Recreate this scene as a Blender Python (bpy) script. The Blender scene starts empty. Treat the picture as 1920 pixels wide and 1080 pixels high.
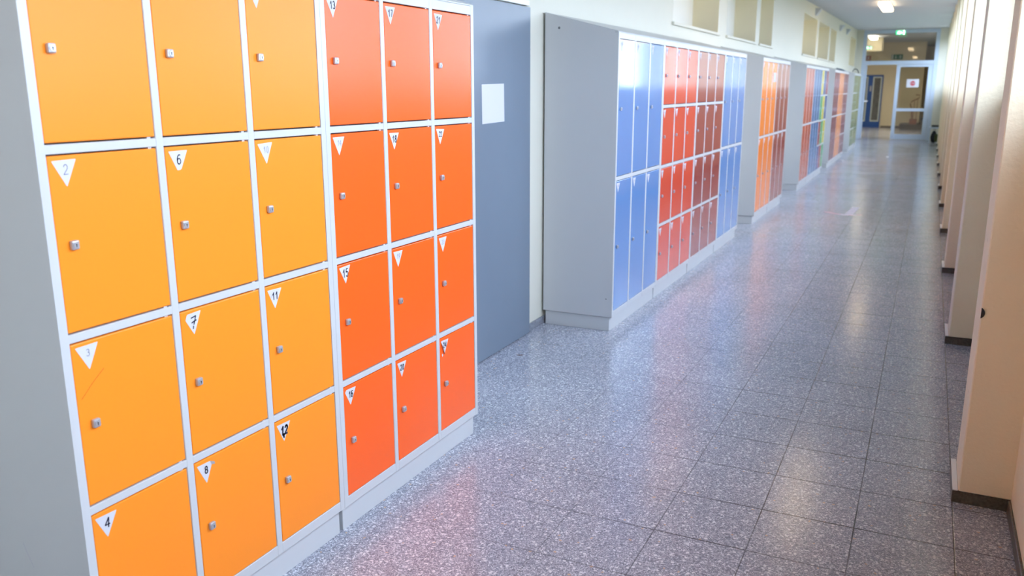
import bpy, bmesh, math, random
from mathutils import Vector, Matrix

random.seed(7)
S = bpy.context.scene
COL = S.collection

# ------------------------------------------------------------------ materials
def new_mat(name):
    m = bpy.data.materials.new(name); m.use_nodes = True
    nt = m.node_tree
    return m, nt, nt.nodes['Principled BSDF']

def paint(name, col, rough=0.4, noise=0.04, bump=0.0, bscale=200.0, nscale=6.0, fleck=0.0, spec=0.5, metal=0.0, coat=0.0, ior=1.5):
    """painted / plain surface with a faint procedural mottling and optional fine bump"""
    m, nt, b = new_mat(name)
    N, L = nt.nodes, nt.links
    tc = N.new('ShaderNodeTexCoord')
    nz = N.new('ShaderNodeTexNoise'); nz.inputs['Scale'].default_value = nscale; nz.inputs['Detail'].default_value = 3
    L.new(tc.outputs['Object'], nz.inputs['Vector'])
    mx = N.new('ShaderNodeMix'); mx.data_type = 'RGBA'
    mx.inputs[6].default_value = tuple(c * (1 - noise) for c in col) + (1,)
    mx.inputs[7].default_value = tuple(min(1, c * (1 + noise)) for c in col) + (1,)
    L.new(nz.outputs['Fac'], mx.inputs[0])
    last = mx.outputs[2]
    if fleck:                                            # a few small scuffs and specks of dirt
        mp = N.new('ShaderNodeMapping'); mp.inputs['Scale'].default_value = (1, 1, .6); L.new(tc.outputs['Object'], mp.inputs[0])
        vo = N.new('ShaderNodeTexVoronoi'); vo.inputs['Scale'].default_value = 11; L.new(mp.outputs[0], vo.inputs['Vector'])
        n6 = N.new('ShaderNodeTexNoise'); n6.inputs['Scale'].default_value = 90; L.new(tc.outputs['Object'], n6.inputs['Vector'])
        ml = N.new('ShaderNodeMath'); ml.operation = 'MULTIPLY_ADD'; ml.inputs[1].default_value = .09; L.new(n6.outputs['Fac'], ml.inputs[0]); L.new(vo.outputs['Distance'], ml.inputs[2])
        le = N.new('ShaderNodeMapRange'); le.inputs[1].default_value = .085; le.inputs[2].default_value = .12; le.inputs[3].default_value = 1; le.inputs[4].default_value = 0
        L.new(ml.outputs[0], le.inputs[0])
        mf = N.new('ShaderNodeMix'); mf.data_type = 'RGBA'; mf.inputs[7].default_value = tuple(c * (1 - fleck) for c in col) + (1,)
        L.new(le.outputs[0], mf.inputs[0]); L.new(last, mf.inputs[6]); last = mf.outputs[2]
    L.new(last, b.inputs['Base Color'])
    b.inputs['Roughness'].default_value = rough
    b.inputs['Specular IOR Level'].default_value = spec
    b.inputs['Metallic'].default_value = metal
    b.inputs['Coat Weight'].default_value = coat
    b.inputs['IOR'].default_value = ior
    b.inputs['Coat Roughness'].default_value = 0.06
    if bump:
        n2 = N.new('ShaderNodeTexNoise'); n2.inputs['Scale'].default_value = bscale; n2.inputs['Detail'].default_value = 2
        L.new(tc.outputs['Object'], n2.inputs['Vector'])
        bp = N.new('ShaderNodeBump'); bp.inputs['Strength'].default_value = bump; bp.inputs['Distance'].default_value = 0.004
        L.new(n2.outputs['Fac'], bp.inputs['Height']); L.new(bp.outputs['Normal'], b.inputs['Normal'])
    return m

def emit(name, col, strength):
    m, nt, b = new_mat(name)
    b.inputs['Base Color'].default_value = (*col, 1)
    b.inputs['Emission Color'].default_value = (*col, 1)
    b.inputs['Emission Strength'].default_value = strength
    return m

def glass_mat(name, tint=(0.93, 0.95, 0.94), gloss=0.05):
    m = bpy.data.materials.new(name); m.use_nodes = True
    nt = m.node_tree; N, L = nt.nodes, nt.links; N.clear()
    out = N.new('ShaderNodeOutputMaterial')
    tr = N.new('ShaderNodeBsdfTransparent'); tr.inputs[0].default_value = (*tint, 1)
    gl = N.new('ShaderNodeBsdfGlossy'); gl.inputs['Roughness'].default_value = 0.01
    fr = N.new('ShaderNodeLayerWeight'); fr.inputs[0].default_value = .5
    mx = N.new('ShaderNodeMixShader')
    pw = N.new('ShaderNodeMath'); pw.operation = 'POWER'; pw.inputs[1].default_value = 5
    ad = N.new('ShaderNodeMath'); ad.operation = 'MULTIPLY_ADD'; ad.inputs[1].default_value = 1 - gloss; ad.inputs[2].default_value = gloss
    L.new(fr.outputs['Facing'], pw.inputs[0]); L.new(pw.outputs[0], ad.inputs[0]); L.new(ad.outputs[0], mx.inputs[0])
    L.new(tr.outputs[0], mx.inputs[1]); L.new(gl.outputs[0], mx.inputs[2]); L.new(mx.outputs[0], out.inputs[0])
    return m

def floor_mat():
    m, nt, b = new_mat('terrazzo_tiles')
    N, L = nt.nodes, nt.links
    tc = N.new('ShaderNodeTexCoord')
    # irregular chips: distort the coordinates a little, then voronoi cells
    dn = N.new('ShaderNodeTexNoise'); dn.inputs['Scale'].default_value = 80; dn.inputs['Detail'].default_value = 2
    L.new(tc.outputs['Object'], dn.inputs['Vector'])
    sub = N.new('ShaderNodeVectorMath'); sub.operation = 'SUBTRACT'; sub.inputs[1].default_value = (.5, .5, .5)
    L.new(dn.outputs['Color'], sub.inputs[0])
    sc = N.new('ShaderNodeVectorMath'); sc.operation = 'SCALE'; sc.inputs['Scale'].default_value = 0.016
    L.new(sub.outputs[0], sc.inputs[0])
    add = N.new('ShaderNodeVectorMath'); add.operation = 'ADD'
    L.new(tc.outputs['Object'], add.inputs[0]); L.new(sc.outputs[0], add.inputs[1])
    def vor(scale):
        v = N.new('ShaderNodeTexVoronoi'); v.voronoi_dimensions = '2D'; v.inputs['Scale'].default_value = scale
        L.new(add.outputs[0], v.inputs['Vector'])
        s = N.new('ShaderNodeSeparateColor'); L.new(v.outputs['Color'], s.inputs[0])
        return v, s
    v1, s1 = vor(320)
    r1 = N.new('ShaderNodeValToRGB'); r1.color_ramp.interpolation = 'CONSTANT'
    cr = r1.color_ramp
    cr.elements[0].position = 0; cr.elements[0].color = FL[0]
    cr.elements[1].position = .30; cr.elements[1].color = FL[1]
    for p, c in zip((.55, .74, .88), FL[2:]):
        e = cr.elements.new(p); e.color = c
    L.new(s1.outputs[0], r1.inputs[0])
    # sparse larger chips, white or tan
    v2, s2 = vor(66)
    gt = N.new('ShaderNodeMath'); gt.operation = 'GREATER_THAN'; gt.inputs[1].default_value = .85
    L.new(s2.outputs[0], gt.inputs[0])
    lt = N.new('ShaderNodeMath'); lt.operation = 'LESS_THAN'; lt.inputs[1].default_value = .30
    L.new(v2.outputs['Distance'], lt.inputs[0])
    mu = N.new('ShaderNodeMath'); mu.operation = 'MULTIPLY'; L.new(gt.outputs[0], mu.inputs[0]); L.new(lt.outputs[0], mu.inputs[1])
    rc = N.new('ShaderNodeValToRGB'); rc.color_ramp.interpolation = 'CONSTANT'
    rc.color_ramp.elements[0].color = (.66, .67, .72, 1); rc.color_ramp.elements[1].position = .9; rc.color_ramp.elements[1].color = (.55, .40, .30, 1)
    L.new(s2.outputs[1], rc.inputs[0])
    m1 = N.new('ShaderNodeMix'); m1.data_type = 'RGBA'
    L.new(mu.outputs[0], m1.inputs[0]); L.new(r1.outputs[0], m1.inputs[6]); L.new(rc.outputs[0], m1.inputs[7])
    # large soft dirt variation
    n3 = N.new('ShaderNodeTexNoise'); n3.inputs['Scale'].default_value = 1.3; n3.inputs['Detail'].default_value = 4
    L.new(tc.outputs['Object'], n3.inputs['Vector'])
    mr = N.new('ShaderNodeMapRange'); mr.inputs[1].default_value = .3; mr.inputs[2].default_value = .7; mr.inputs[3].default_value = .86; mr.inputs[4].default_value = 1.06
    L.new(n3.outputs['Fac'], mr.inputs[0])
    m2 = N.new('ShaderNodeMix'); m2.data_type = 'RGBA'; m2.blend_type = 'MULTIPLY'; m2.inputs[0].default_value = 1
    L.new(m1.outputs[2], m2.inputs[6]); L.new(mr.outputs[0], m2.inputs[7])
    # joints between the tiles
    sx = N.new('ShaderNodeSeparateXYZ'); L.new(tc.outputs['Object'], sx.inputs[0])
    def joint(sock, off, w):
        a = N.new('ShaderNodeMath'); a.operation = 'SUBTRACT'; a.inputs[1].default_value = off; L.new(sock, a.inputs[0])
        d = N.new('ShaderNodeMath'); d.operation = 'DIVIDE'; d.inputs[1].default_value = .31; L.new(a.outputs[0], d.inputs[0])
        f = N.new('ShaderNodeMath'); f.operation = 'FRACT'; L.new(d.outputs[0], f.inputs[0])
        p = N.new('ShaderNodeMath'); p.operation = 'PINGPONG'; p.inputs[1].default_value = .5; L.new(f.outputs[0], p.inputs[0])
        r = N.new('ShaderNodeMapRange'); r.inputs[1].default_value = w * .5; r.inputs[2].default_value = w; r.inputs[3].default_value = 1; r.inputs[4].default_value = 0
        L.new(p.outputs[0], r.inputs[0]); return r.outputs[0]
    jx = joint(sx.outputs[0], 1.8765, .009); jy = joint(sx.outputs[1], 3.544, .013)
    mxm = N.new('ShaderNodeMath'); mxm.operation = 'MAXIMUM'; L.new(jx, mxm.inputs[0]); L.new(jy, mxm.inputs[1])
    # joints are worn away unevenly
    n4 = N.new('ShaderNodeTexNoise'); n4.inputs['Scale'].default_value = 2.1; n4.inputs['Detail'].default_value = 2
    L.new(tc.outputs['Object'], n4.inputs['Vector'])
    wr = N.new('ShaderNodeMapRange'); wr.inputs[1].default_value = .2; wr.inputs[2].default_value = 1.35; wr.inputs[3].default_value = .22; wr.inputs[4].default_value = .95
    L.new(sx.outputs[0], wr.inputs[0])
    w2 = N.new('ShaderNodeMath'); w2.operation = 'MULTIPLY'; L.new(wr.outputs[0], w2.inputs[0])
    w3 = N.new('ShaderNodeMapRange'); w3.inputs[1].default_value = .3; w3.inputs[2].default_value = .6; w3.inputs[3].default_value = .45; w3.inputs[4].default_value = 1
    L.new(n4.outputs['Fac'], w3.inputs[0]); L.new(w3.outputs[0], w2.inputs[1])
    jf = N.new('ShaderNodeMath'); jf.operation = 'MULTIPLY'; L.new(mxm.outputs[0], jf.inputs[0]); L.new(w2.outputs[0], jf.inputs[1])
    m3 = N.new('ShaderNodeMix'); m3.data_type = 'RGBA'; m3.inputs[7].default_value = (.03, .028, .03, 1)
    L.new(jf.outputs[0], m3.inputs[0]); L.new(m2.outputs[2], m3.inputs[6])
    L.new(m3.outputs[2], b.inputs['Base Color'])
    rr = N.new('ShaderNodeMapRange'); rr.inputs[3].default_value = .15; rr.inputs[4].default_value = .25
    L.new(n3.outputs['Fac'], rr.inputs[0]); L.new(rr.outputs[0], b.inputs['Roughness'])
    b.inputs['Specular IOR Level'].default_value = .5
    bp = N.new('ShaderNodeBump'); bp.inputs['Strength'].default_value = .25; bp.inputs['Distance'].default_value = .003
    n5 = N.new('ShaderNodeTexNoise'); n5.inputs['Scale'].default_value = 4; L.new(tc.outputs['Object'], n5.inputs['Vector'])
    sm = N.new('ShaderNodeMath'); sm.operation = 'SUBTRACT'; L.new(n5.outputs['Fac'], sm.inputs[0]); L.new(mxm.outputs[0], sm.inputs[1])
    L.new(sm.outputs[0], bp.inputs['Height']); L.new(bp.outputs['Normal'], b.inputs['Normal'])
    return m

FL = [(.195, .202, .25, 1), (.28, .288, .35, 1), (.36, .37, .44, 1), (.46, .47, .545, 1), (.67, .68, .76, 1)]

M = {}
def init_materials():
    M['floor'] = floor_mat()
    M['wall'] = paint('cream_wall_paint', (.66, .64, .55), .55, .02, .12, 120)
    M['niche'] = paint('lightened_yellow_niche_paint', (.84, .76, .54), .5, .02)  # yellow paint, lightened in place of lamp light bouncing into the niches
    M['nicheback'] = paint('lightened_white_niche_panel', (.86, .85, .80), .5, .02)  # white panel, its colour raised likewise for the missing lamp bounce
    M['plaster'] = paint('cream_woodchip_plaster', (.86, .76, .56), .6, .05, .55, 60, fleck=.55)
    M['ceiling'] = paint('white_ceiling_paint', (.55, .58, .63), .7, .02)
    M['stone'] = paint('dark_terrazzo_base', (.07, .062, .052), .35, 1.6, .2, 150, nscale=110)
    M['skirting'] = paint('grey_terrazzo_skirting', (.22, .235, .27), .4, .8, .1, 200, nscale=110)
    M['grey'] = paint('light_grey_locker_enamel', (.525, .54, .555), .3, .012, .05, 500)
    M['inside'] = paint('shade_dark_interior', (.12, .12, .13), .6)  # dark colour stands for the shade in the gaps round the doors
    M['doorgrey'] = paint('blue_grey_door_paint', (.15, .19, .245), .28, .03, .05, 300)
    M['white'] = paint('white_gloss_paint', (.80, .81, .80), .35)
    M['metal'] = paint('brushed_zinc', (.46, .47, .51), .3, .08, metal=.45)
    M['dark'] = paint('black_plastic', (.012, .012, .014), .5)
    M['paper'] = paint('white_paper', (.57, .57, .61), .7, .01)
    M['pencil'] = paint('faint_pencil', (.15, .16, .27), .7)
    M['ink'] = paint('dark_ink', (.02, .022, .05), .6)
    M['frame'] = paint('pale_blue_grey_aluminium', (.50, .58, .70), .35, .02)
    M['glass'] = glass_mat('clear_glass')
    M['doorglass'] = glass_mat('hall_glass', (.80, .80, .77), .075)
    M['darkglass'] = paint('dark_reflecting_glass', (.10, .105, .11), .08, .5)
    M['hallwall'] = paint('yellow_hall_paint', (.66, .585, .42), .6, .03)
    M['blue'] = paint('deep_blue_door_paint', (.008, .07, .31), .5)
    M['lamp'] = emit('lamp_diffuser', (1.0, .77, .49), LAMP)
    M['halllamp'] = emit('hall_lamp_diffuser', (1.0, .92, .76), 22.0)
    M['hallfill'] = emit('hall_fill_emitter', (1.0, .92, .76), 120.0)  # for the added fill lamps that brighten the hall from out of view
    M['exit'] = emit('exit_green', (.02, .62, .22), 1.6)
    M['exitwhite'] = emit('exit_white', (.75, 1.0, .85), 3.5)
    M['signgreen'] = paint('safety_green', (.005, .13, .065), .4)
    M['signred'] = paint('safety_red', (.28, .02, .03), .4)
    M['signwhite'] = paint('sign_white', (.55, .62, .62), .4)
    M['stopred'] = paint('stop_red', (.62, .05, .07), .5)
    M['tapered'] = paint('pale_red_tape', (.56, .38, .43), .5)
    M['tapewhite'] = paint('white_tape', (.68, .66, .74), .5)
    M['tapegrey'] = paint('worn_tape_print', (.44, .43, .52), .5)
    M['navy'] = paint('navy_nylon', (.012, .014, .022), .7, .2, .2, 300)
    M['olive'] = paint('olive_nylon', (.06, .075, .02), .7, .2, .2, 300)
    M['step'] = paint('dark_stone_step', (.11, .10, .09), .4, .2)
    M['wood'] = paint('red_brown_wood_rail', (.22, .10, .07), .4, .2)
    M['litter'] = paint('brown_scrap', (.14, .09, .08), .7)
    D = dict(yellow=((.95, .262, .020), .33), orange=((.93, .118, .012), .24), blue=((.10, .24, .52), .10), red=((.66, .055, .022), .12),
             crimson=((.30, .042, .036), .12), dorange=((.86, .20, .02), .12), brick=((.55, .085, .022), .12), steel=((.075, .17, .36), .12),
             lemon=((.72, .60, .10), .14), green=((.09, .42, .15), .14), ruby=((.40, .03, .04), .14), navyd=((.06, .10, .30), .14),
             maroon=((.26, .05, .06), .13), tanger=((.85, .28, .07), .16), olive=((.17, .24, .08), .16))
    for k, (c, r) in D.items():
        textured = k in ('yellow', 'orange')
        M['d_' + k] = paint(k + '_door_enamel', c, r, .015, .06 if textured else .0, 350, .5, ior=(1.33 if k == 'yellow' else 1.37) if textured else 2.7)

LAMP = 7.0
init_materials()

# ------------------------------------------------------------------ mesh helpers
def add_box(bm, x0, x1, y0, y1, z0, z1, bev=0.0, mi=0, seg=1):
    r = bmesh.ops.create_cube(bm, size=1)
    vs = r['verts']
    for v in vs:
        v.co = Vector(((x0 + x1) / 2 + v.co.x * (x1 - x0), (y0 + y1) / 2 + v.co.y * (y1 - y0), (z0 + z1) / 2 + v.co.z * (z1 - z0)))
    fs = {f for v in vs for f in v.link_faces}
    for f in fs: f.material_index = mi
    if bev:
        es = list({e for v in vs for e in v.link_edges})
        rr = bmesh.ops.bevel(bm, geom=es, offset=bev, segments=seg, profile=.5, affect='EDGES')
        for f in rr['faces']: f.material_index = mi
    return vs

def add_prism(bm, pts, axis, a, b, mi=0):
    """polygon pts (2-D, in the two remaining axes) extruded from a to b along axis"""
    def mk(p, t):
        return {'x': (t, p[0], p[1]), 'y': (p[0], t, p[1]), 'z': (p[0], p[1], t)}[axis]
    A = [bm.verts.new(mk(p, a)) for p in pts]; B = [bm.verts.new(mk(p, b)) for p in pts]
    n = len(pts); fs = [bm.faces.new(A[::-1]), bm.faces.new(B)]
    for i in range(n): fs.append(bm.faces.new((A[i], A[(i + 1) % n], B[(i + 1) % n], B[i])))
    for f in fs: f.material_index = mi

def add_cyl(bm, c, axis, r, h, seg=20, mi=0):
    pts = [(math.cos(2 * math.pi * i / seg) * r, math.sin(2 * math.pi * i / seg) * r) for i in range(seg)]
    o = {'x': (c[1], c[2], c[0]), 'y': (c[0], c[2], c[1]), 'z': (c[0], c[1], c[2])}[axis]
    add_prism(bm, [(p[0] + o[0], p[1] + o[1]) for p in pts], axis, o[2] - h / 2, o[2] + h / 2, mi)

def add_tube(bm, pts, r, seg=8, mi=0):
    rings = []
    P = [Vector(p) for p in pts]
    for i, p in enumerate(P):
        t = (P[min(i + 1, len(P) - 1)] - P[max(i - 1, 0)]).normalized()
        ref = Vector((0, 0, 1)) if abs(t.z) < .9 else Vector((1, 0, 0))
        u = t.cross(ref).normalized(); w = t.cross(u).normalized()
        rings.append([bm.verts.new(p + (u * math.cos(2 * math.pi * k / seg) + w * math.sin(2 * math.pi * k / seg)) * r) for k in range(seg)])
    for a, b in zip(rings, rings[1:]):
        for k in range(seg):
            f = bm.faces.new((a[k], a[(k + 1) % seg], b[(k + 1) % seg], b[k])); f.material_index = mi
    for rg in (rings[0][::-1], rings[-1]):
        f = bm.faces.new(rg); f.material_index = mi

def mesh_of(bm, name, mats):
    bmesh.ops.recalc_face_normals(bm, faces=bm.faces)
    me = bpy.data.meshes.new(name); bm.to_mesh(me); bm.free()
    for m in mats: me.materials.append(m)
    return me

def place(name, me, parent=None, loc=(0, 0, 0), rot=None):
    o = bpy.data.objects.new(name, me); COL.objects.link(o)
    if parent: o.parent = parent
    o.location = loc
    if rot: o.rotation_euler = rot
    return o

def obj(name, bm, mats, parent=None, loc=(0, 0, 0), rot=None):
    if not isinstance(mats, (list, tuple)): mats = [mats]
    return place(name, mesh_of(bm, name, mats), parent, loc, rot)

def tag(o, label, cat, group=None, kind=None):
    o['label'] = label; o['category'] = cat
    if group: o['group'] = group
    if kind: o['kind'] = kind
    return o

def thing(name, label, cat, loc=(0, 0, 0), group=None, kind=None, rotz=0):
    o = bpy.data.objects.new(name, None); COL.objects.link(o)
    o.location = loc; o.rotation_euler = (0, 0, rotz); o.empty_display_size = .1
    return tag(o, label, cat, group, kind)

def bx(*a, **k):
    bm = bmesh.new(); add_box(bm, *a, **k); return bm

# ------------------------------------------------------------------ digits and letters drawn as strokes in a 1 x 1 box
def arc(cx, cy, rx, ry, a0, a1, n=12):
    return [(cx + rx * math.cos(math.radians(a0 + (a1 - a0) * i / n)), cy + ry * math.sin(math.radians(a0 + (a1 - a0) * i / n))) for i in range(n + 1)]
GLY = {
    '0': [arc(.5, .5, .36, .5, 90, 450, 20)],
    '1': [[(.22, .68), (.62, 1), (.62, 0)]],
    '2': [arc(.48, .70, .36, .30, 165, -35, 10) + [(.08, 0), (.92, 0)]],
    '3': [arc(.44, .75, .36, .25, 150, -80, 10) + arc(.44, .27, .40, .27, 85, -150, 12)],
    '4': [[(.72, 0), (.72, 1), (.06, .30), (.96, .30)]],
    '5': [[(.86, 1), (.24, 1), (.17, .56)] + arc(.46, .32, .40, .33, 125, -145, 12)],
    '6': [[(.78, .95)] + arc(.62, .42, .54, .58, 98, 180, 7) + arc(.47, .30, .38, .30, 180, 540, 16)],
    '7': [[(.08, .96), (.90, 1), (.40, 0)]],
    '8': [arc(.5, .76, .30, .24, 270, -90, 16), arc(.5, .26, .38, .26, 90, 450, 16)],
    '9': [arc(.5, .70, .37, .30, 0, 360, 16) + [(.80, .30), (.60, 0)]],
    '-7': [[(.05, .92), (.92, 1), (.66, .52), (.52, .30)], [(.12, .50), (.98, .62)], [(.42, .16), (.34, -.05)]],
    'S': [arc(.5, .75, .36, .25, 20, 270, 10) + arc(.5, .25, .36, .25, 90, -160, 10)],
    'T': [[(.0, 1), (1, 1)], [(.5, 1), (.5, 0)]],
    'O': [arc(.5, .5, .42, .5, 0, 360, 18)],
    'P': [[(.15, 0), (.15, 1)] + arc(.45, .74, .42, .26, 90, -90, 8) + [(.15, .48)]],
}
def add_strokes(bm, strokes, u0, v0, w, h, lw, mk, mi, slant=0.0, slope=0.0):
    """ribbons; mk(u, v) -> 3-D point"""
    for st in strokes:
        P = [Vector((u0 + (x + slant * y) * w, v0 + y * h + slope * x * h)) for x, y in st]
        for a, b in zip(P, P[1:]):
            d = b - a
            if d.length < 1e-7: continue
            d.normalize(); n = Vector((-d.y, d.x)) * lw / 2; a2 = a - d * lw * .28; b2 = b + d * lw * .28
            f = bm.faces.new([bm.verts.new(mk(*q)) for q in (a2 - n, b2 - n, b2 + n, a2 + n)]); f.material_index = mi

# ------------------------------------------------------------------ stickers (a triangle of white film with its number)
def round_poly(pts, r, n=3):
    out = []
    for i, p in enumerate(pts):
        p = Vector(p); a = Vector(pts[i - 1]); b = Vector(pts[(i + 1) % len(pts)])
        ea = (a - p).normalized(); eb = (b - p).normalized()
        rr = min(r, (a - p).length * .4, (b - p).length * .4)
        s, e = p + ea * rr, p + eb * rr
        for k in range(n + 1):
            t = k / n; out.append(tuple(s * (1 - t) ** 2 + p * 2 * t * (1 - t) + e * t * t))
    return out

STY = {  # number: (line width, height, slant, slope, ink, sticker outline variant)
    2: (.0016, .021, .10, 0, 'pencil', ''), 3: (.0012, .016, .05, .02, 'pencil', ''), 4: (.0026, .020, .12, 0, 'ink', ''),
    6: (.0020, .020, .05, 0, 'ink', 'tip'), 7: (.0026, .026, .12, 0, 'ink', 'left'), 8: (.0024, .017, 0, 0, 'ink', 'curl'),
    10: (.0011, .018, .18, 0, 'pencil', ''), 11: (.0026, .018, 0, 0, 'ink', ''), 12: (.0046, .022, .2, 0, 'ink', ''),
    13: (.0024, .019, 0, 0, 'ink', ''), 14: (.0013, .017, .2, 0, 'pencil', ''), 15: (.0026, .022, .05, 0, 'ink', ''),
    16: (.0026, .018, 0, 0, 'ink', 'left2'), 17: (.0024, .019, 0, 0, 'ink', ''), 18: (.0024, .020, .06, 0, 'ink', ''),
    19: (.0015, .017, .2, 0, 'pencil', ''), 20: (.0027, .018, 0, 0, 'ink', ''), 21: (.0025, .019, 0, 0, 'ink', ''),
    22: (.0022, .016, .05, .05, 'ink', ''), 23: (.0014, .017, 0, 0, 'pencil', ''), 24: (.0028, .018, 0, 0, 'ink', 'lift'),
}
def sticker_mesh(num, w=.060, h=.058):
    """local: x out of the door, y right, z up, origin at the top left corner of the sticker"""
    bm = bmesh.new()
    lw, gh, sl, sp, ink, var = STY.get(num, (.0022, .018, 0, 0, 'ink', ''))
    pts = [(0, 0), (w * .5, -h), (w, 0)]
    if var == 'tip': pts = [(0, 0), (w * .40, -h * .83), (w * .60, -h * .80), (w, 0)]
    if var == 'left': pts = [(w * .10, -h * .24), (w * .5, -h), (w, 0), (w * .22, 0)]
    if var == 'left2': pts = [(0, -h * .14), (w * .5, -h), (w, 0), (w * .12, 0)]
    if var == 'curl': pts = [(0, 0), (w * .5, -h), (w * .86, -h * .22), (w * .78, 0)]
    add_prism(bm, round_poly(pts, .003), 'x', 0, .0004)
    if var == 'curl':   # the peeled corner stands away from the door
        q = [(.0004, w * .78, 0), (.0004, w * .86, -h * .22), (.009, w * .93, -h * .16), (.009, w * .90, -h * .04)]
        f = bm.faces.new([bm.verts.new(p) for p in q])
    if var == 'lift':
        q = [(.0004, w * .06, -h * .10), (.0004, w * .5, -h), (.006, w * .40, -h * .96), (.006, w * .10, -h * .3)]
        f = bm.faces.new([bm.verts.new(p) for p in q])
    if num:
        s = str(num); mk = lambda u, v: (.0009, u, v)
        if ink == 'ink': gh *= 1.15; lw *= 1.3
        gw = gh * (.52 if len(s) == 2 else .6); gap = gh * .14
        tot = len(s) * gw + (len(s) - 1) * gap
        u = w * .5 - tot / 2 + .001; v = -h * .17 - gh
        for c in s:
            g = GLY['-7'] if num == 7 else GLY[c]
            add_strokes(bm, g, u, v, gw, gh, lw, mk, 1, sl, sp); u += gw + gap
        if num == 12:   # the blot under the number
            add_strokes(bm, [[(0, .6), (.4, 1), (.3, .2), (.7, .9), (.6, 0)]], w * .42, -h * .80, .008, .014, .0042, mk, 1)
        if num == 11:
            add_strokes(bm, [[(0, 0), (1, .4)], [(.1, .5), (.8, .9)]], w * .18, -h * .40, .010, .007, .0006, mk, 2)
    else:               # worn print, not readable
        mk = lambda u, v: (.0009, u, v)
        add_strokes(bm, [[(0, .1), (0, .9), (.35, .5), (.3, .1)], [(.6, .1), (.62, .9), (1, .8), (.95, .1), (.6, .15)]], w * .32, -h * .42, w * .36, h * .26, .0022, mk, 2)
    return mesh_of(bm, 'sticker', [M['paper'], M[ink], M['pencil']])

# ------------------------------------------------------------------ lock and locker cabinet
def lock_mesh():
    bm = bmesh.new()
    add_box(bm, 0, .011, -.0095, .0095, -.0105, .0105, bev=.0035, seg=3)
    add_cyl(bm, (.0116, 0, 0), 'x', .0068, .0016, 20)
    add_cyl(bm, (.0126, 0, .0012), 'x', .0017, .0006, 10, mi=1)
    add_box(bm, .0123, .0129, -.0008, .0008, -.0042, .002, mi=1)
    return mesh_of(bm, 'lock', [M['metal'], M['dark']])
LOCK = lock_mesh()
DEPTH, TOPF, TOPB, ZB = .465, 1.80, 1.923, .092
ROWS = {4: [(1.7627 - i * .4157, 1.7627 - i * .4157 - .3885) for i in range(4)],
        2: [(1.7627, .9665), (.9365, .129)]}
CACHE = {}

def door_mesh(w, h, mat):
    k = ('door', round(w, 3), round(h, 3), mat)
    if k not in CACHE:
        bm = bmesh.new(); add_box(bm, -.018, 0, 0, w, -h, 0, bev=.0028, seg=2)
        for f in bm.faces: f.smooth = False
        CACHE[k] = mesh_of(bm, 'door', [M[mat]])
    return CACHE[k]

def shell_meshes(W, rows, ends):
    k = ('shell', round(W, 3), rows, ends)
    if k in CACHE: return CACHE[k]
    e = W - .001                                         # a hair's gap between neighbours
    off = .0235; dw = (e - 2 * off - 2 * .0262) / 3; pitch = dw + .0262
    cols = [(off + i * pitch, off + i * pitch + dw) for i in range(3)]
    # front frame: stiles and rails around the openings
    bm = bmesh.new(); g = .0035; gs = .0018
    prev = 0
    for i, (a, b) in enumerate(cols):
        add_box(bm, -.022, 0, prev, a - gs, ZB, TOPF, bev=.0015 if i else 0); prev = b + gs
    add_box(bm, -.022, 0, prev, e, ZB, TOPF)
    R = ROWS[rows]
    edges = [(TOPF, R[0][0] + g)] + [(R[i][1] - g, R[i + 1][0] + g) for i in range(len(R) - 1)] + [(R[-1][1] - g * .5, ZB)]
    for z1, z0 in edges:
        for a, b in cols: add_box(bm, -.0215, -.0004, a - gs - .001, b + gs + .001, z0, z1, bev=.0012)
    # small hinge pins that show in the gaps above and below the doors
    for a, b in cols:
        for t, bt in R:
            add_box(bm, -.012, -.004, b - .020, b - .010, t - .001, t + g)
            add_box(bm, -.012, -.004, b - .020, b - .010, bt - g, bt + .001)
    fr = mesh_of(bm, 'front_frame', [M['grey']])
    # body: side walls with the slope of the roof, back, bottom, inner panel coloured dark as gap shade
    bm = bmesh.new()
    side = [(-DEPTH, ZB), (-.0219, ZB), (-.0219, TOPF + .004), (-DEPTH, TOPB - .006)]
    for a, b in ((0, .012), (e - .012, e)): add_prism(bm, side, 'y', a, b)
    add_box(bm, -DEPTH, -DEPTH + .012, .012, e - .012, ZB, TOPB - .008)
    add_box(bm, -DEPTH + .012, -.0225, .012, e - .012, ZB, ZB + .012)
    add_box(bm, -.034, -.0235, .0125, e - .0125, ZB + .013, TOPF - .006, mi=1)
    if ends:                                             # bolt holes in an end wall
        add_cyl(bm, (-.374, -.0002, 1.835), 'y', .0075, .001, 12, mi=1)
        add_cyl(bm, (-.04, -.0002, .208), 'y', .004, .001, 10, mi=1)
    bo = mesh_of(bm, 'body', [M['grey'], M['inside']])
    bm = bmesh.new()
    add_prism(bm, [(-DEPTH, TOPB - .006), (-.0225, TOPF + .0045), (-.0, TOPF + .0005), (0, TOPF + .004), (-.006, TOPF + .009), (-DEPTH, TOPB + .004)], 'y', 0, e)
    ro = mesh_of(bm, 'roof', [M['grey']])
    bm = bmesh.new(); add_box(bm, -DEPTH + .012, -.019, .0085, e - .0085, 0, ZB - .003, bev=.0015)
    pl = mesh_of(bm, 'plinth', [M['grey']])
    CACHE[k] = (fr, bo, ro, pl, cols, dw); return CACHE[k]

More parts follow.
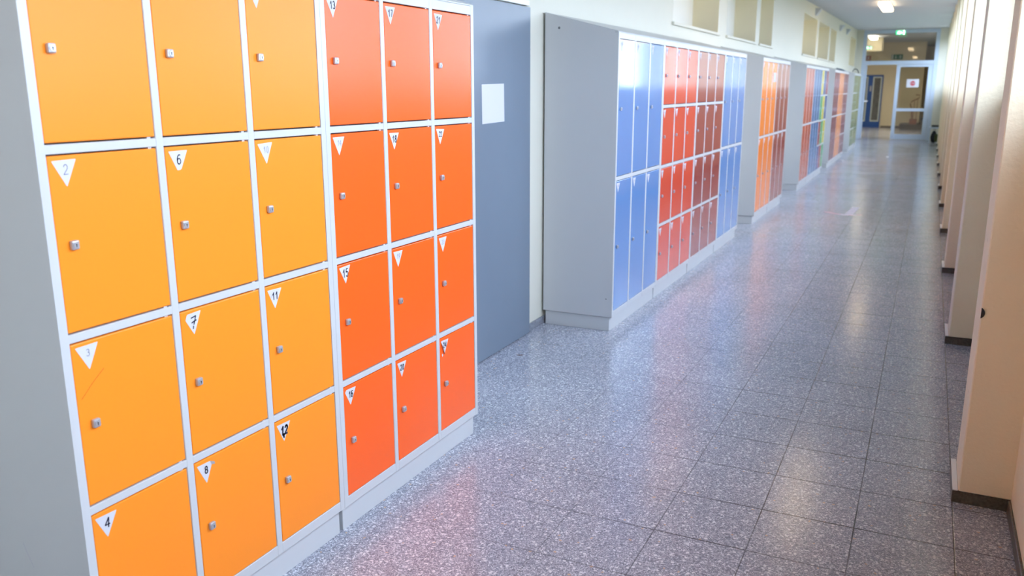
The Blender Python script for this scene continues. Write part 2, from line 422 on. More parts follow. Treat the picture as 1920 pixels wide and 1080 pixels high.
def cabinet(y0, W, rows, colours, label, first=None, stickers=True, ends=False, plate=None, name_plate=False, cat='locker', lock=True):
    """colours: a material key, or a function of (row, column)"""
    t = thing('locker_cabinet', label, 'lockers', (0, y0, 0), 'locker cabinets along the left wall')
    fr, bo, ro, pl, cols, dw = shell_meshes(W, rows, ends)
    place('body', bo, t); place('front_frame', fr, t); place('roof', ro, t); place('plinth', pl, t)
    R = ROWS[rows]
    for c, (a, b) in enumerate(cols):
        for r, (z1, z0) in enumerate(R):
            mat = colours if isinstance(colours, str) else colours(r, c)
            d = place('door', door_mesh(dw, z1 - z0, 'd_' + mat), t, (-.0006, a, z1))
            if not isinstance(colours, str): d['label'] = {'lemon': 'yellow door', 'steel': 'blue door', 'ruby': 'dark red door', 'green': 'green door', 'navyd': 'navy blue door'}[mat]
            if lock: place('lock', LOCK, d, (0, .037, -(z1 - z0) / 2))
            if stickers:
                num = first + c * 4 + r if first else 0
                if num or 'blank' not in CACHE:
                    sm = sticker_mesh(num)
                    if not num: CACHE['blank'] = sm
                else: sm = CACHE['blank']
                j = random.Random(num * 13 + c * 3 + r + int(y0 * 10))
                st = place('number_sticker', sm, d, (.0002, .0068 + j.uniform(0, .003), -.0095 - j.uniform(0, .002)), (j.uniform(-.05, .05), 0, 0))
                if num and num in STY: st['label'] = 'white triangle sticker reading %d' % num
                if num == 24:
                    place('torn_scrap', sticker_scrap(), d, (.0002, .014, -.068))
            if num_scratch(first, c, r): place('scratch', scratch_mesh(), d, (.0001, 0, 0))
            if plate == (r, c):
                pb = bx(0, .0012, 0, .19, -.105, 0, bev=.0004)
                obj('notice_plate', pb, M['metal'], d, (.0002, .05, -.108))
    if name_plate:
        obj('name_plate', bx(0, .0008, 0, .055, -.012, 0), M['white'], t, (.0002, .018, TOPF - .011))
    return t

def num_scratch(first, c, r): return first == 1 and c == 0 and r == 2
def sticker_scrap():
    bm = bmesh.new(); add_prism(bm, [(0, 0), (.006, .004), (.009, -.004), (.004, -.010)], 'x', 0, .0004); return mesh_of(bm, 'torn_scrap', [M['paper']])
def scratch_mesh():
    bm = bmesh.new(); add_strokes(bm, [[(0, 0), (.5, .55), (1, 1)]], .012, -.13, .065, .055, .0011, lambda u, v: (.0003, u, v), 0)
    return mesh_of(bm, 'scratch', [M['d_brick']])

cabinet(1.1742, .9622, 4, 'yellow', 'yellow-orange twelve-door locker cabinet, numbers 2 to 12, nearest of all', first=1)
cabinet(2.1364, .9637, 4, 'orange', 'bright orange twelve-door locker cabinet numbered 13 to 24 next to yellow one', first=13)
cabinet(4.8716, .9585, 2, 'blue', 'blue six-door locker cabinet with exposed grey side beside the wall gap', ends=True)
cabinet(5.8301, .9625, 4, 'red', 'bright red twelve-door locker cabinet right of the nearer blue one', name_plate=True)
cabinet(6.7926, .9670, 4, 'crimson', 'dark crimson twelve-door locker cabinet between bright red and farther blue', name_plate=True)
cabinet(7.7596, .9575, 2, 'blue', 'blue six-door locker cabinet after the dark crimson one, ending its row', name_plate=True)
cabinet(9.6419, .9800, 2, 'dorange', 'orange six-door tall locker cabinet with grey plate on a door', plate=(0, 2))
cabinet(10.6219, .9808, 2, 'crimson', 'dark red six-door tall locker cabinet joined to orange plated one')
DIAG = [['lemon', 'steel', 'ruby'], ['green', 'lemon', 'navyd'], ['ruby', 'green', 'lemon'], ['navyd', 'ruby', 'green']]
cabinet(13.1796, .9970, 2, 'brick', 'brick-orange six-door locker cabinet left of the steel-blue one', stickers=False)
cabinet(14.1766, .9970, 2, 'steel', 'steel-blue six-door locker cabinet between brick-orange and multicoloured ones', stickers=False)
cabinet(15.1736, .9977, 4, lambda r, c: DIAG[r][c], 'multicoloured locker cabinet with yellow, green, blue and red doors', stickers=False)
cabinet(17.2142, .9640, 2, 'maroon', 'maroon six-door locker cabinet left of the pale orange far one', stickers=False)
cabinet(18.1782, .9640, 2, 'tanger', 'pale orange six-door locker cabinet in the far row of maroon', stickers=False)
cabinet(19.1422, .9660, 4, 'maroon', 'maroon twelve-door locker cabinet right of the pale orange far one', stickers=False)
cabinet(21.6592, .9650, 4, 'olive', 'olive green twelve-door locker cabinet, first of the last green row', stickers=False)
cabinet(22.6242, .9650, 2, 'olive', 'olive green six-door locker cabinet nearest the glass partition', stickers=False)

# a scuff mark low on the yellow cabinet's side
cab0 = [o for o in COL.objects if o.name == 'locker_cabinet'][0]
bm = bmesh.new(); add_strokes(bm, [[(0, 1), (.35, .6), (.8, .2), (1, 0)]], -.232, .345, .028, .06, .0016, lambda u, v: (u, -.0004, v), 0)
obj('scuff', bm, M['tapegrey'], cab0)

# ------------------------------------------------------------------ setting
XL, XR, XP = -.48, 2.06, 1.891
Y0, Y1 = -6.0, 27.6
P0, PP, PT = 3.281, 2.203, .27
def ceil_z(y): return 2.93 if y < 13 else 2.93 + (y - 13) * .0127
SILL, LINT = 1.445, 2.84

def floor_bm():
    bm = bmesh.new()
    add_box(bm, XL - .3, XR + .13, Y0 - .1, Y1, -.1, 0); add_box(bm, -4, 6, Y1, 40, -.1, 0)
    return bm
tag(obj('floor', floor_bm(), M['floor']), 'grey speckled terrazzo tile floor running down the corridor', 'floor', kind='structure')
# ceiling (follows a very slight rise towards the far end)
bm = bmesh.new()
prof = [(Y0, ceil_z(Y0)), (13, ceil_z(13)), (Y1 + .12, ceil_z(Y1 + .12)), (Y1 + .12, 3.4), (Y0, 3.4)]
add_prism(bm, prof, 'x', XL - .30, XR + .135)
tag(obj('ceiling', bm, M['ceiling']), 'smooth pale blue-grey ceiling of the corridor', 'ceiling', kind='structure')

def wall_with_openings(bm, x, out, ys, zs, holes, depth, back):
    """wall face in plane x; holes are (y0,y1,z0,z1); reveals run to x+out*depth, closed there if back"""
    ycut = sorted({ys[0], ys[1], *[h[0] for h in holes], *[h[1] for h in holes]})
    zcut = sorted({zs[0], zs[1], *[h[2] for h in holes], *[h[3] for h in holes]})
    def q(*p, mi=0):
        f = bm.faces.new([bm.verts.new(c) for c in p]); f.material_index = mi if back else 0
    for a, b in zip(ycut, ycut[1:]):
        for c, d in zip(zcut, zcut[1:]):
            cy, cz = (a + b) / 2, (c + d) / 2
            if any(h[0] < cy < h[1] and h[2] < cz < h[3] for h in holes): continue
            q((x, a, c), (x, b, c), (x, b, d), (x, a, d))
    X = x + out * depth
    for a, b, c, d in holes:
        q((x, a, c), (X, a, c), (X, a, d), (x, a, d), mi=1); q((x, b, c), (X, b, c), (X, b, d), (x, b, d), mi=1)
        q((x, a, c), (x, b, c), (X, b, c), (X, a, c)); q((x, a, d), (x, b, d), (X, b, d), (X, a, d), mi=1)
        if back: q((X, a, c), (X, b, c), (X, b, d), (X, a, d), mi=2)
    # outer skin so the wall has thickness
    XO = x + out * (depth + .02)
    if back: q((XO, ys[0], zs[0]), (XO, ys[1], zs[0]), (XO, ys[1], zs[1]), (XO, ys[0], zs[1]))
    else:
        for a, b in zip(ycut, ycut[1:]):
            for c, d in zip(zcut, zcut[1:]):
                cy, cz = (a + b) / 2, (c + d) / 2
                if any(h[0] < cy < h[1] and h[2] < cz < h[3] for h in holes): continue
                q((X, a, c), (X, b, c), (X, b, d), (X, a, d))
    for yy in ys: q((x, yy, zs[0]), (XO, yy, zs[0]), (XO, yy, zs[1]), (x, yy, zs[1]))

NICHE = [(7.73, 9.53, 2.06, 2.76), (9.95, 11.70, 2.06, 2.76), (11.97, 12.96, 2.06, 2.76),
         (16.15, 18.05, 2.07, 2.76), (18.38, 20.25, 2.07, 2.76), (20.52, 21.75, 2.07, 2.76), (25.5, 27.3, 2.09, 2.84)]
bm = bmesh.new()
wall_with_openings(bm, XL, -1, (Y0, Y1 + .1), (0, 3.2), NICHE, .28, True)
tag(obj('wall_left', bm, [M['wall'], M['niche'], M['nicheback']]), 'cream left wall with high recessed niches above the lockers', 'wall', kind='structure')
for i, (a, b, c, d) in enumerate(NICHE[:-1]):
    bm = bx(XL - .275, XL + .025, a - .03, b + .03, c - .028, c, bev=.004)
    where = ['nearest', 'middle', 'narrow third'][i % 3] + (' niche of the near group' if i < 3 else ' niche of the far group')
    tag(obj('trim_%d' % (i + 1), bm, M['wall']), 'cream sill ledge of the ' + where + ' on the left wall', 'sill', kind='structure')

PIL = [P0 + PP * k for k in range(-4, 11)]
OPEN = [(p + PT + .04, p + PP - .04, SILL, LINT) for p in PIL[2:-1]] + [(PIL[-1] + PT + .04, 27.48, SILL, LINT)]  # rearmost windows left out so the yellow cabinet's side panel gets less light
bm = bmesh.new()
wall_with_openings(bm, XR, 1, (Y0, Y1 + .1), (0, 3.2), OPEN, .12, False)
tag(obj('wall_right', bm, M['plaster']), 'cream right wall under the windows, set back between the pillars', 'wall', kind='structure')
tag(obj('wall_rear', bx(XL - .3, XR + .13, Y0 - .1, Y0, 0, 3.2), M['wall']), 'cream end wall closing the corridor behind the camera', 'wall', kind='structure')
for k, p in enumerate(PIL):
    w = thing('pillar', '', 'pillar', (XP, p, 0), kind='structure')
    n = k - 4
    w['label'] = 'cream pillar of the right wall, ' + (['nearest in view', 'second from the front', 'third from the front', 'fourth from the front', 'fifth from the front', 'sixth from the front', 'seventh from the front', 'eighth from the front', 'ninth from the front', 'tenth from the front', 'last before the partition'][n] if n >= 0 else 'behind the camera, number %d back' % -n)
    cz = min(ceil_z(p), ceil_z(p + PT))
    obj('shaft', bx(0, XR - XP + .006, 0, PT, .047, cz - .001, bev=.004), M['plaster'], w)
    # stone foot, a little wider than the shaft, with a painted ledge on top
    obj('stone_foot', bx(-.018, XR - XP - .001, .004, PT + .03, 0, .0465, bev=.002), M['stone'], w)
    obj('ledge', bx(-.018, -.0005, .004, PT + .03, .0467, .050), M['white'], w)
    if n == 0:
        bm = bmesh.new(); add_prism(bm, [(.0006, .741)] + [(-.008 + .0205 * math.cos(a), .722 + .0205 * math.sin(a)) for a in [math.radians(65 - 130 * i / 14) for i in range(15)]] + [(.0006, .703)], 'y', -.004, .002)
        obj('wall_plug', bm, M['dark'], w)
for k, (a, b, c, d) in enumerate(OPEN):
    w = thing('window_%d' % (k + 1), 'white framed corridor window ' + ('number %d counted from the rear end' % (k + 1)), 'window', (XR, a, c), kind='structure')
    W, H = b - a, d - c
    bm = bmesh.new()
    for y0, y1, z0, z1 in ((0, .06, 0, H), (W - .06, W, 0, H), (.06, W - .06, 0, .06), (.06, W - .06, H - .06, H), (W / 2 - .04, W / 2 + .04, .06, H - .06)):
        add_box(bm, .03, .085, y0, y1, z0, z1, bev=.004)
    obj('window_frame', bm, M['white'], w)
    obj('pane', bx(.055, .059, .06, W / 2 - .04, .06, H - .06), M['glass'], w)
    obj('pane', bx(.055, .059, W / 2 + .04, W - .06, .06, H - .06), M['glass'], w)
    obj('window_sill', bx(-.025, .03, .002, W - .002, .002, .014, bev=.003), M['white'], w)

# skirtings
bm = bmesh.new()
add_box(bm, XL, XL + .012, 4.635, Y1, 0, .047, bev=.002); add_box(bm, XL, XL + .012, Y0, 3.66, 0, .047, bev=.002)
tag(obj('baseboard_left', bm, M['skirting']), 'grey stone skirting along the foot of the left wall', 'skirting', kind='structure')
bm = bmesh.new()
for p in PIL[:-1]: add_box(bm, XR - .010, XR - .0005, p + PT + .035, p + PP - .001, 0, .047, bev=.002)
tag(obj('baseboard_right', bm, M['stone']), 'dark stone skirting between the pillars of the right wall', 'skirting', kind='structure')

# grey door in the left wall
d = thing('door_1', 'plain blue-grey door in the left wall between the two locker rows', 'door', (XL, 3.68, 0), kind='structure')
obj('leaf', bx(.003, .030, 0, .948, .006, 1.935, bev=.002), M['doorgrey'], d)
bm = bmesh.new(); add_box(bm, .001, .026, -.03, .945, 1.942, 1.972, bev=.002); add_box(bm, .001, .012, -.03, -.004, 0, 1.941)
obj('door_frame', bm, M['white'], d)
for z in (1.687, .341):
    bm = bmesh.new(); add_box(bm, .004, .024, .9485, .962, z - .032, z + .032, bev=.001)
    for q in (-.017, .017): add_cyl(bm, (.0245, .9555, z + q), 'x', .0035, .001, 10, mi=1)
    obj('hinge', bm, [M['white'], M['dark']], d)
bm = bmesh.new()
add_strokes(bm, [[(0, 0), (.3, .5), (.6, .8), (1, 1)], [(.45, .95), (.6, 1.9), (.95, 3.1)]], .34, .12, .10, .045, .0014, lambda u, v: (.0306, u, v), 0)
obj('scuff', bm, M['skirting'], d)
tag(obj('paper_sheet', bx(0, .0006, 0, .262, 0, .203), M['paper'], None, (XL + .0308, 4.02, 1.302), (math.radians(1.2), 0, 0)), 'blank white sheet of paper stuck on the blue-grey door', 'paper')

# ------------------------------------------------------------------ glazed partition at the far end
YP = 27.6
w = thing('wall_far', 'cream strips of wall either side of the glazed partition', 'wall', (0, YP, 0), kind='structure')
obj('pier', bx(XL, -.30, 0, .10, 0, 3.12), M['wall'], w); obj('pier', bx(1.70, XR, 0, .10, 0, 3.12), M['wall'], w)
d = thing('door_2', 'pale blue-grey framed glass partition with double door at corridor end', 'door', (0, YP, 0), kind='structure')
def rect_frame(x0, x1, z0, z1, l, r, b, t, y0=0.0, y1=.06, extra=()):
    bm = bmesh.new()
    add_box(bm, x0, x0 + l, y0, y1, z0, z1, bev=.004); add_box(bm, x1 - r, x1, y0, y1, z0, z1, bev=.004)
    add_box(bm, x0 + l, x1 - r, y0, y1, z1 - t, z1, bev=.004)
    if b: add_box(bm, x0 + l, x1 - r, y0, y1, z0, z0 + b, bev=.004)
    for a, c in extra: add_box(bm, x0 + l, x1 - r, y0, y1, a, c, bev=.004)
    return bm
obj('outer_frame', rect_frame(-.30, 1.70, 0, 3.10, .10, .10, 0, .10, extra=((2.13, 2.24),)), M['frame'], d)
obj('top_pane', bx(-.2, 1.6, .028, .034, 2.24, 3.0), M['doorglass'], d)
lf = obj('fixed_leaf', rect_frame(.655, 1.595, .012, 2.125, .095, .115, .15, .065, .004, .052, extra=((.815, .90),)), M['frame'], d)
obj('pane', bx(.75, 1.48, .026, .032, .90, 2.06), M['doorglass'], lf)
obj('pane', bx(.75, 1.48, .026, .032, .162, .815), M['doorglass'], lf)
# the other leaf stands open into the hall beyond
lf = obj('open_leaf', rect_frame(0, .84, .012, 2.125, .095, .095, .15, .065, -.024, .024, extra=((.815, .90),)), M['frame'], d, (-.172, .075, 0), (0, 0, math.radians(93)))
obj('pane', bx(.095, .745, -.003, .003, .90, 2.06), M['doorglass'], lf)
obj('pane', bx(.095, .745, -.003, .003, .162, .815), M['doorglass'], lf)
bm = bmesh.new(); add_tube(bm, [(.05, -.0245, 1.09), (.05, -.10, 1.09), (.42, -.10, 1.09), (.79, -.10, 1.09), (.79, -.0245, 1.09)], .02, 8)
obj('push_bar', bm, M['white'], lf)
# notice on the fixed leaf
t = thing('notice_sheet', 'white sheet with round red STOP symbol on the partition glass', 'notice', (0, YP, 0))
obj('sheet', bx(.95, 1.272, .0235, .0248, 1.492, 1.72), M['paper'], t)
bm = bmesh.new(); add_cyl(bm, (1.112, .0232, 1.604), 'y', .066, .0006, 28)
mk = lambda u, v: (u, .0226, v)
for i, c in enumerate('STOP'): add_strokes(bm, GLY[c], 1.058 + i * .0285, 1.577, .021, .052, .009, mk, 1)
obj('stop_symbol', bm, [M['stopred'], M['paper']], t)

# ------------------------------------------------------------------ hall beyond
HB = 36.0
w = thing('wall_hall', 'yellow painted walls of the hall seen beyond the glass partition', 'wall', (0, 0, 0), kind='structure')
obj('back', bx(-4, 1.30, HB, HB + .1, 0, 3.2), M['hallwall'], w)
obj('side', bx(-4.1, -4, Y1 + .1, HB, 0, 3.2), M['hallwall'], w)
obj('side', bx(6, 6.1, Y1 + .1, 40, 0, 3.2), M['hallwall'], w)
obj('back', bx(1.2, 6, 39.9, 40, 0, 3.2), M['hallwall'], w)
obj('side', bx(1.2, 1.3, HB + .1, 39.9, 0, 3.2), M['hallwall'], w)
obj('front', bx(-4, XL - .3, Y1, Y1 + .1, 0, 3.2), M['hallwall'], w)
obj('front', bx(XR + .14, 6, Y1, Y1 + .1, 0, 3.2), M['hallwall'], w)
obj('soffit', bx(-4, -.046, 32.5, 33.3, 2.70, 3.15), M['hallwall'], w)
tag(obj('ceiling_hall', bx(-4.1, 6.1, Y1 + .12, 40, 3.14, 3.3), M['ceiling']), 'plain ceiling of the hall beyond the partition', 'ceiling', kind='structure')
bm = bmesh.new(); add_box(bm, -.03, 1.30, HB - .012, HB, 0, .06)
tag(obj('baseboard_hall', bm, M['step']), 'dark skirting at the foot of the yellow hall wall', 'skirting', kind='structure')
d = thing('door_3', 'deep blue double door with tall narrow panes in hall', 'door', (0, HB, 0), kind='structure')
bm = bmesh.new()
add_box(bm, -.90, -.075, -.05, -.001, 0, 1.955, bev=.004)
obj('leaf', bm, M['blue'], d)
for a, b in ((-.92, -.60), (-.43, -.115)):
    f = obj('pane_frame', rect_frame(a, b, .22, 1.89, .045, .045, .05, .045, -.062, -.050), M['signwhite'], d)
    obj('pane', bx(a + .045, b - .045, -.058, -.052, .27, 1.845), M['darkglass'], f)
bm = bmesh.new(); add_box(bm, -.525, -.47, -.075, -.05, 1.35, 1.55, bev=.008)
obj('handle_plate', bm, M['metal'], d)
# stairs and rail at the right
t = thing('staircase', 'dark stone stairs with red-brown handrail in the hall', 'stairs', (0, 0, 0))
for i, x0 in enumerate((.69, 1.37, 1.66, 1.95, 2.24)):
    bm = bmesh.new(); add_box(bm, x0 - .02, 2.6, 34.3, 35.95, .195 * i + .14, .195 * (i + 1), bev=.006); add_box(bm, x0, 2.6, 34.34, 35.95, .195 * i + (.001 if i else 0), .195 * i + .139)
    obj('step', bm, M['step'], t)
bm = bmesh.new()
add_tube(bm, [(1.06, 34.4, .385), (1.04, 34.4, .70), (.97, 34.4, .90), (1.0, 34.4, .985), (1.08, 34.4, 1.04), (1.24, 34.4, 1.12), (1.25, 34.4, 1.22), (1.12, 34.4, 1.235)], .018, 8)
obj('handrail', bm, M['wood'], t)
for x, z0, z1 in ((1.10, .387, 1.03), (1.20, .387, 1.09)):
    bm = bmesh.new(); add_tube(bm, [(x, 34.4, z0), (x, 34.4, z1)], .010, 8); obj('baluster', bm, M['wood'], t)
obj('newel_block', bx(.99, 1.24, 34.31, 34.5, .1955, .386, bev=.004), M['wood'], t)

# signs
def sign_plate(name, label, loc, w, h, mat, group=None):
    t = thing(name, label, 'sign', loc)
    obj('plate', bx(0, w, -.008, 0, 0, h, bev=.001), mat, t)
    return t
t = sign_plate('fire_sign', 'small dark red fire equipment sign on the yellow hall wall', (-.76, HB, 2.49), .18, .175, M['signred'])
bm = bmesh.new(); mk = lambda u, v: (u, -.0088, v)
add_strokes(bm, [[(.3, 0), (.3, .7)], [(.3, .7), (.75, .95)], [(.7, .1), (.7, .5), (.5, .75)]], .045, .03, .09, .115, .020, mk, 0)
obj('pictogram', bm, M['signwhite'], t)
t = sign_plate('escape_route_sign', 'green escape route sign with arrow and running figure on hall wall', (.12, HB, 2.515), .40, .185, M['signgreen'])
bm = bmesh.new()
add_strokes(bm, [[(.5, 0), (.5, 1)]], .02, .03, .05, .13, .055, mk, 0)
add_strokes(bm, [[(.5, 1), (.5, 0)], [(.1, .45), (.5, 0), (.9, .45)]], .125, .03, .06, .125, .018, mk, 0)
add_strokes(bm, [[(.55, .8), (.45, .45), (.75, .25), (.7, 0)], [(.45, .45), (.2, .25), (0, .3)], [(.1, .6), (.5, .72), (.85, .55)], [(.62, .95), (.68, 1.0)]], .265, .03, .10, .125, .020, mk, 0)
obj('pictogram', bm, M['signwhite'], t)
def exit_sign(loc, label, w, h):
    t = thing('exit_sign', label, 'exit sign', loc)
    obj('housing', bx(-w / 2, w / 2, 0, .06, h - .02, h + .012, bev=.003), M['white'], t)
    obj('panel', bx(-w / 2, w / 2, .02, .035, 0, h - .021, bev=.002), M['exit'], t)
    bm = bmesh.new(); mk = lambda u, v: (u, .0185, v)
    add_strokes(bm, [[(.62, .8), (.5, .45), (.8, .25), (.75, 0)], [(.5, .45), (.3, .2), (.08, .22)], [(.2, .62), (.55, .72), (.92, .55)], [(.68, .97), (.72, 1.02)]], -w * .38, h * .10, w * .36, h * .68, h * .13, mk, 0)
    add_strokes(bm, [[(0, .5), (1, .5)], [(.35, .95), (0, .5), (.35, .05)]], w * .02, h * .15, w * .16, h * .5, h * .10, mk, 0)
    add_strokes(bm, [[(.5, 0), (.5, 1)]], w * .24, h * .08, w * .2, h * .70, w * .16, mk, 0)
    obj('pictogram', bm, M['exitwhite'], t)
    return t
exit_sign((.69, 26.9, 2.925), 'lit green exit sign hanging from the ceiling before the glass partition', .245, .125)
exit_sign((-.372, 31.0, 2.705), 'lit green exit sign in the hall beyond the partition', .21, .11)
bm = bmesh.new(); add_tube(bm, [(-.372, 31.03, 2.818), (-.372, 31.03, 3.139)], .006, 6)
obj('hanger', bm, M['white'], [o for o in COL.objects if o.name == 'exit_sign.001'][0])
bm = bmesh.new(); add_tube(bm, [(0, .03, .138), (0, .03, ceil_z(26.9) - 2.925)], .006, 6)
obj('hanger', bm, M['white'], [o for o in COL.objects if o.name == 'exit_sign'][0])
hg = [o for o in COL.objects if o.name == 'hanger'][0]; hg.location = (.372, -31.0, -2.705)

# ------------------------------------------------------------------ ceiling lamps
def lamp(x, y, z, L, W, label, mat='lamp'):
    t = thing('ceiling_lamp', label, 'ceiling lamp', (x, y, z), 'box lamps along the ceiling')
    obj('base', bx(-W / 2 + .01, W / 2 - .01, -L / 2 + .02, L / 2 - .02, -.014, -.001), M['white'], t)
    obj('diffuser', bx(-W / 2, W / 2, -L / 2, L / 2, -.085, -.0145, bev=.022, seg=3), M[mat], t)
lamp(.735, 17.75, ceil_z(17.75) - .012, 1.45, .19, 'lit box lamp on the ceiling, the one seen nearest the partition')
lamp(.735, 9.0, 2.93, 1.45, .19, 'lit box lamp on the ceiling above the near locker rows')
lamp(.735, .3, 2.93, 1.45, .19, 'lit box lamp on the ceiling over the yellow lockers')
lamp(-.29, 31.6, 3.138, 1.2, .2, 'lit box lamp on the hall ceiling beside the green exit sign', 'halllamp')
lamp(2.6, 31.6, 3.138, 1.2, .2, 'added fill lamp, out of view, on the hall ceiling right of the staircase', 'hallfill')  # added out of view to brighten the hall
lamp(-2.6, 30.6, 3.138, 1.2, .2, 'added fill lamp, out of view, on the hall ceiling far left', 'hallfill')  # second added fill, hidden from the camera

# ------------------------------------------------------------------ small things
for y, z, lab in ((17.7, 2.88, 'small grey wedge-shaped box high on left wall over the maroon lockers'), (22.45, 2.87, 'small grey wedge-shaped box high on left wall over the green lockers'), (24.2, 2.88, 'small grey wedge-shaped box high on left wall nearest the partition')):
    bm = bmesh.new(); add_prism(bm, [(XL, z - .065), (XL + .02, z - .065), (XL + .10, z + .05), (XL + .10, z + .065), (XL, z + .065)], 'y', y - .11, y + .11)
    tag(obj('wall_box', bm, M['ceiling']), lab, 'wall box', 'wedge boxes high on the left wall')

# bench with bag in the far right corner
t = thing('bench', 'low pale bench with black pad in the far right corner', 'bench', (1.66, 26.35, 0))
obj('seat', bx(0, .38, 0, .45, .385, .43, bev=.005), M['frame'], t)
obj('pad', bx(.06, .37, .01, .44, .4305, .475, bev=.01, seg=2), M['dark'], t)
for x, y in ((.015, .02), (.335, .02), (.015, .40), (.335, .40)): obj('leg', bx(x, x + .03, y, y + .03, 0, .3845), M['frame'], t)
t = thing('backpack', 'dark navy and olive backpack standing under the corner bench', 'bag', (1.80, 26.52, 0))
bm = bmesh.new()
bmesh.ops.create_uvsphere(bm, u_segments=20, v_segments=12, radius=1)
for v in bm.verts:
    s = .085 * (1 - .35 * max(0, v.co.z)); v.co = Vector((math.copysign(abs(v.co.x) ** .7, v.co.x) * s, math.copysign(abs(v.co.y) ** .7, v.co.y) * .10, .165 + v.co.z * .165))
for f in bm.faces: f.smooth = True
obj('sack', bm, M['navy'], t)
bm = bx(.02, .10, -.115, -.07, .03, .24, bev=.02, seg=3); obj('front_pocket', bm, M['olive'], t)
bm = bmesh.new(); add_tube(bm, [(-.03, 0, .325), (-.02, 0, .365), (.02, 0, .365), (.03, 0, .325)], .007, 6); obj('carry_loop', bm, M['navy'], t)

# hoop and folded cloth on top of the far lockers
def roof_z(x): return TOPF + (TOPB - TOPF) * (-x / DEPTH) + .009
bm = bmesh.new(); add_tube(bm, [(-.075 + .065 * math.cos(a), 22.8, roof_z(-.075 + .065 * math.cos(a)) + .012 + .085 * math.sin(a)) for a in [math.pi * i / 16 for i in range(17)]], .010, 8)
tag(obj('black_hoop', bm, M['dark']), 'black half hoop standing on top of the last green lockers', 'hoop')
bm = bmesh.new()
add_prism(bm, [(-.22, roof_z(-.22) + .001), (-.05, roof_z(-.05) + .001), (-.05, roof_z(-.05) + .018), (-.13, roof_z(-.13) + .03), (-.22, roof_z(-.22) + .025)], 'y', 19.6, 20.05)
tag(obj('folded_cloth', bm, M['steelcloth'] if 'steelcloth' in M else M['doorgrey']), 'folded blue-grey cloth on top of the far maroon lockers', 'cloth')

# things on the floor
t = thing('floor_tape', 'pale red and white tape mark stuck on the corridor floor', 'tape', (0, 0, 0))
bm = bmesh.new()
path = [(.62, 11.02), (.66, 10.99), (.72, 10.93), (.80, 10.875), (.87, 10.83), (.90, 10.835), (.94, 10.87), (.98, 10.90), (1.03, 10.935)]
for i, (a, b) in enumerate(zip(path, path[1:])):
    A = Vector((*a, 0)); B = Vector((*b, 0)); n = (B - A).normalized().cross(Vector((0, 0, 1))) * .030
    vs = [(A - n).xy, (B - n).xy, (B + n).xy, (A + n).xy]
    add_prism(bm, [tuple(v) for v in vs], 'z', .0004, .0010, mi=(0, 0, 0, 1, 1, 0, 1, 0)[i])
obj('striped_tape', bm, [M['tapered'], M['tapewhite']], t)
bm = bmesh.new()
for i in range(9):
    y0 = 10.86 + i * .082; s = .040 * (y0 - 10.86)
    add_prism(bm, [(.850 + s, y0), (.940 + s, y0 + .01), (.943 + s, y0 + .092), (.853 + s, y0 + .082)], 'z', .0012, .0018, mi=(i % 2))
obj('printed_strip', bm, [M['tapewhite'], M['tapegrey']], t)
def crumple(name, label, x, y, r, mat, zs=.5, seed=1):
    bm = bmesh.new(); bmesh.ops.create_icosphere(bm, subdivisions=2, radius=r); rd = random.Random(seed)
    for v in bm.verts:
        v.co *= rd.uniform(.7, 1.15); v.co.z *= zs
    lo = min(v.co.z for v in bm.verts)
    for v in bm.verts: v.co.z -= lo - .0005
    return tag(obj(name, bm, mat, None, (x, y, 0)), label, 'litter')
bm = bmesh.new()
rd = random.Random(3)
pp = [(-.075, .0, .001), (-.04, .02, .035), (0, .03, .055), (.04, .02, .045), (.075, 0, .001)]
A = [bm.verts.new((a, b - .05, c)) for a, b, c in pp]; B = [bm.verts.new((a + .01, b + .06, c * .8 + .0006)) for a, b, c in pp]
for i in range(4): bm.faces.new((A[i], A[i + 1], B[i + 1], B[i]))
r = bmesh.ops.solidify(bm, geom=bm.faces[:], thickness=.002)
lo = min(v.co.z for v in bm.verts)
for v in bm.verts: v.co.z += .0005 - lo
tag(obj('crumpled_tissue', bm, M['paper'], None, (.06, 18.85, 0)), 'bent piece of white paper on floor by the far maroon lockers', 'litter')
crumple('paper_scrap', 'tiny white scrap of paper far down the corridor floor', .906, 20.46, .03, M['tapewhite'], .3, 5)
bm = bmesh.new(); add_prism(bm, [(-.017, -.004), (-.010, -.009), (.012, -.007), (.018, .001), (.008, .008), (-.012, .006)], 'z', .0004, .0016)
tag(obj('brown_scrap', bm, M['litter'], None, (-.313, 4.198, 0), (0, 0, .35)), 'small reddish-brown scrap on the floor before the blue-grey door', 'litter')

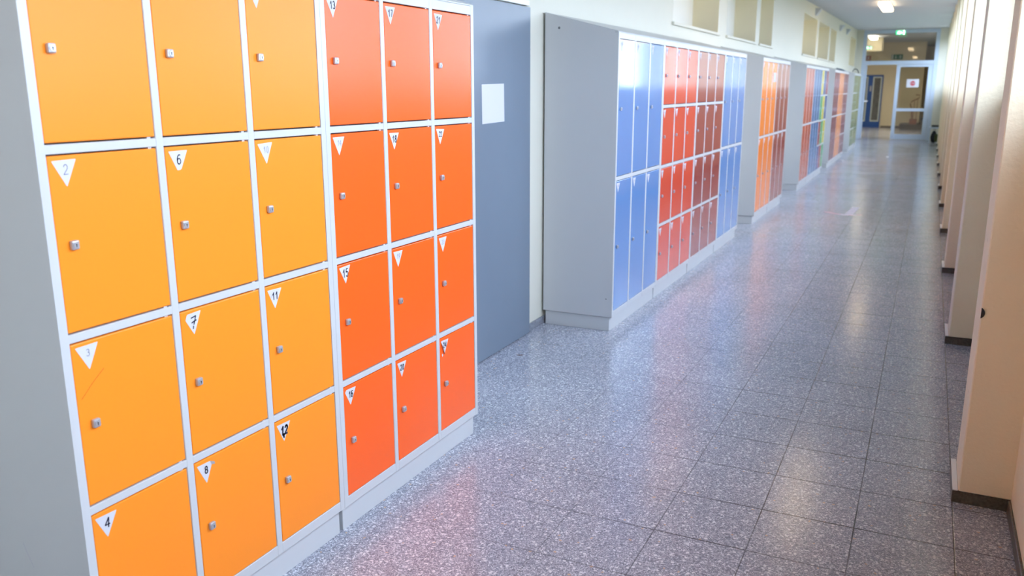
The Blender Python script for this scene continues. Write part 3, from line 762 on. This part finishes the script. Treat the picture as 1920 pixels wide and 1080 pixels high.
# ------------------------------------------------------------------ light: overcast sky through the windows
wd = bpy.data.worlds.new('overcast_sky'); S.world = wd; wd.use_nodes = True
nt = wd.node_tree; N, L = nt.nodes, nt.links
bg = N['Background']
tc = N.new('ShaderNodeTexCoord'); sx = N.new('ShaderNodeSeparateXYZ'); L.new(tc.outputs['Generated'], sx.inputs[0])
rp = N.new('ShaderNodeValToRGB')
rp.color_ramp.elements[0].position = .47; rp.color_ramp.elements[0].color = (.16, .19, .17, 1)      # ground outside
SKY = [(.50, .80), (.58, .82), (.70, 1.15), (.85, 1.25), (.92, .75), (1.0, .40)]          # overcast sky, raised midway for the lower doors, dimmed overhead to darken the window-side floor
for p, v in SKY:
    e = rp.color_ramp.elements[1] if p == .50 else rp.color_ramp.elements.new(p)
    e.position = p; e.color = (v, v * 1.16, v * 1.50, 1)
mr = N.new('ShaderNodeMapRange'); mr.inputs[1].default_value = -1; mr.inputs[2].default_value = 1
L.new(sx.outputs[2], mr.inputs[0]); L.new(mr.outputs[0], rp.inputs[0]); L.new(rp.outputs[0], bg.inputs[0])
bg.inputs[1].default_value = 10.0
for k, (a, b, c, d) in enumerate(OPEN):
    la = bpy.data.lights.new('window_portal', 'AREA'); la.shape = 'RECTANGLE'; la.size = d - c; la.size_y = b - a
    la.cycles.is_portal = True
    o = bpy.data.objects.new('window_portal', la); COL.objects.link(o)
    o.location = (XR + .112, (a + b) / 2, (c + d) / 2); o.rotation_euler = (0, math.radians(90), 0)

# ------------------------------------------------------------------ camera
cd = bpy.data.cameras.new('camera'); cam = bpy.data.objects.new('camera', cd); COL.objects.link(cam)
fw = Vector((-0.42369282, 0.87643355, -0.22879824)); rt = Vector((0.90049402, 0.43486483, -0.00176018)); up = Vector((-0.09795363, 0.20677722, 0.97347227))
cam.matrix_world = Matrix(((rt.x, up.x, -fw.x, 1.66613940), (rt.y, up.y, -fw.y, 0), (rt.z, up.z, -fw.z, 1.48536527), (0, 0, 0, 1)))
cd.sensor_width = 36.0; cd.lens = 1593.23479 / 1920 * 36; cd.clip_start = .02; cd.clip_end = 200
cd.dof.use_dof = True; cd.dof.focus_distance = 3.0; cd.dof.aperture_fstop = 3.6
S.camera = cam

S.view_settings.view_transform = 'Standard'; S.view_settings.look = 'None'
S.view_settings.exposure = 0.04; S.view_settings.gamma = 1.0; S.view_settings.use_curve_mapping = False
S.cycles.use_denoising = True
S.cycles.max_bounces = 10; S.cycles.diffuse_bounces = 6; S.cycles.glossy_bounces = 5; S.cycles.transparent_max_bounces = 12
S.cycles.caustics_reflective = False; S.cycles.caustics_refractive = False
S.cycles.sample_clamp_indirect = 8
